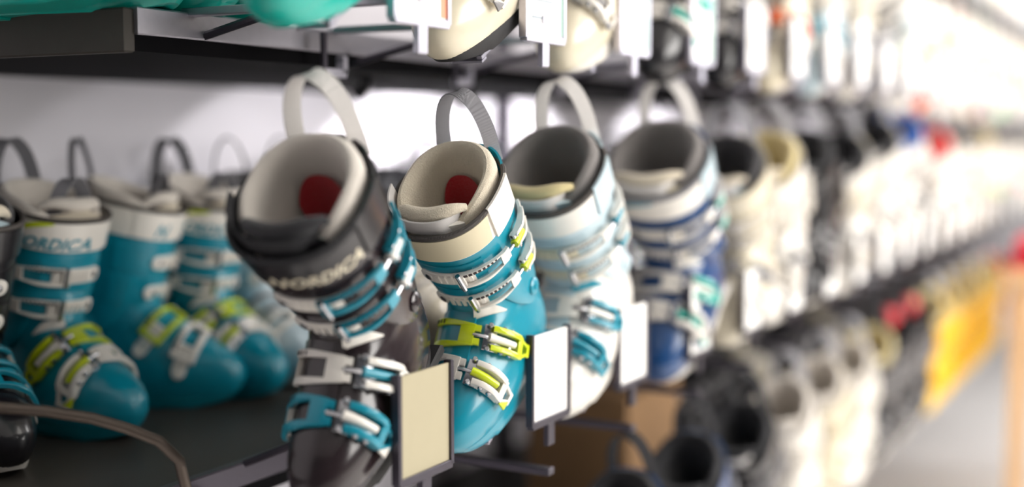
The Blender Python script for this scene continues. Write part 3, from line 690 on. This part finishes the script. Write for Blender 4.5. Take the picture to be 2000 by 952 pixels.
blk = dict(shell=BLACK, cuff=BLACK, strap=BLACK, liner=F_BLACK, padding=F_BLACK, tongue=BLACK, plate=BLACK, sole=RUBBER, buckle_a=BLACK, accent=BLACK, ladder=BLACK, loop=W_BLACK, tongue_strap=W_BLACK, velcro=W_BLACK)
cream = dict(shell=CREAM, cuff=CREAM, strap=YELLOW, liner=F_BLACK, loop=W_BLACK, padding=F_BLACK, tongue=BLACK)
i = 0
for n_, (px, mm, lb) in enumerate(((600, blk, None), (690, blk, None), (775, cream, 'cream ski boot with yellow strap in the gap left of the sharp teal boot'), (850, blk, None), (925, blk, None), (1000, blk, None), (1070, blk, None), (1135, blk, None), (1200, blk, None), (1265, blk, None), (1330, blk, None), (1395, blk, None), (1460, blk, None), (1530, blk, None))):
    px = VPX - AB * FPX / (2.30 + .150 * n_)
    stand(px, AB, 42, mirror=bool(i % 2), front='up', mats=mm, far=True, scale=1.07, label=lb or 'black ski boot with black pull loops at the back of the middle shelf', group=BACK); i += 1
# turquoise boots standing on the upper shelf at the top left
for i, px in enumerate((0, 130, 255, 375)):
    stand(px, 1.37, [66, 74, 66, 74][i], h=.142, mirror=bool(i % 2), front=None, mats=dict(shell=TURQ, cuff=TURQ, plate=WHITE, sole=TURQ, liner=F_GREY, accent=WHITE, loop=W_GREY, strap=WHITE),
          label='turquoise ski boot on the upper shelf, %s from the left' % ordn[i], group='turquoise boots on the upper shelf', far=False)
# ------------------------------------------------------------------ small things
g = MB(); pts = [P(-260, 770, 1.30), P(-100, 782, 1.31), P(0, 797, 1.32), P(90, 804, 1.33), P(180, 818, 1.34), P(250, 838, 1.35), P(310, 862, 1.36), P(350, 900, 1.37), P(365, 960, 1.38)]
q = []
for a, b in zip(pts, pts[1:]): q += [a + (b - a) * k / 4 for k in range(4)]
q.append(pts[-1]); g.tube(q, .0065, 10)
o = link('guard_rail', g.mesh('guard_rail', mat('bronze_metal', '5e544c', .4, .6, scale=80, bump=.05))); tag(o, 'curved bronze grey rail in front of the teal boots at lower left', 'rail')
o = link('cardboard_box', MB().box(-.16, .16, -.13, .13, 0, .30, .003).mesh('cardboard_box', BOXM, smooth=False)); o.matrix_world = RM @ Matrix.Translation((s_at(1185, .45), .45, H - .905)); tag(o, 'brown cardboard box on the lowest shelf under the white ski boot', 'box')
# pale table with folded clothes in the aisle
tb = bpy.data.objects.new('display_table', None); COL.objects.link(tb); tpos = P(2065, 512, 4.6); tb.location = (tpos.x + .25, 4.6, 0); tb.rotation_euler = (0, 0, math.pi / 2 - ANG); tag(tb, 'pale wooden display table at the right edge', 'table')
th = tpos.z
link('table_top', MB().box(-.5, .9, -.35, .35, th - .05, th, .004).mesh('table_top', WOOD, smooth=False), tb)
for sx in (-.45, .85):
    for sy in (-.3, .3): link('leg', MB().box(sx - .03, sx + .03, sy - .03, sy + .03, 0, th - .05, .003).mesh('leg', WOOD, smooth=False), tb)
def folded(name, dx, dy, m, label):
    r = MB()
    for k in range(4): r.box(-.11 + .004 * (k % 2), .11 - .003 * (k % 2), -.15 + .003 * k, .15 - .004 * (k % 2), k * .028, k * .028 + .027, .008)
    o = link(name, r.mesh(name, m)); o.matrix_world = Matrix.Translation(tb.location) @ tb.rotation_euler.to_matrix().to_4x4() @ Matrix.Translation((dx, dy, th)); tag(o, label, 'clothes', 'folded clothes on the pale table')
folded('folded_sweater', .25, .1, MAROON, 'maroon folded sweaters on the pale table'); folded('folded_sweater', -.36, .18, REDCL, 'red folded sweaters on the pale table')
bpy.context.view_layer.update()
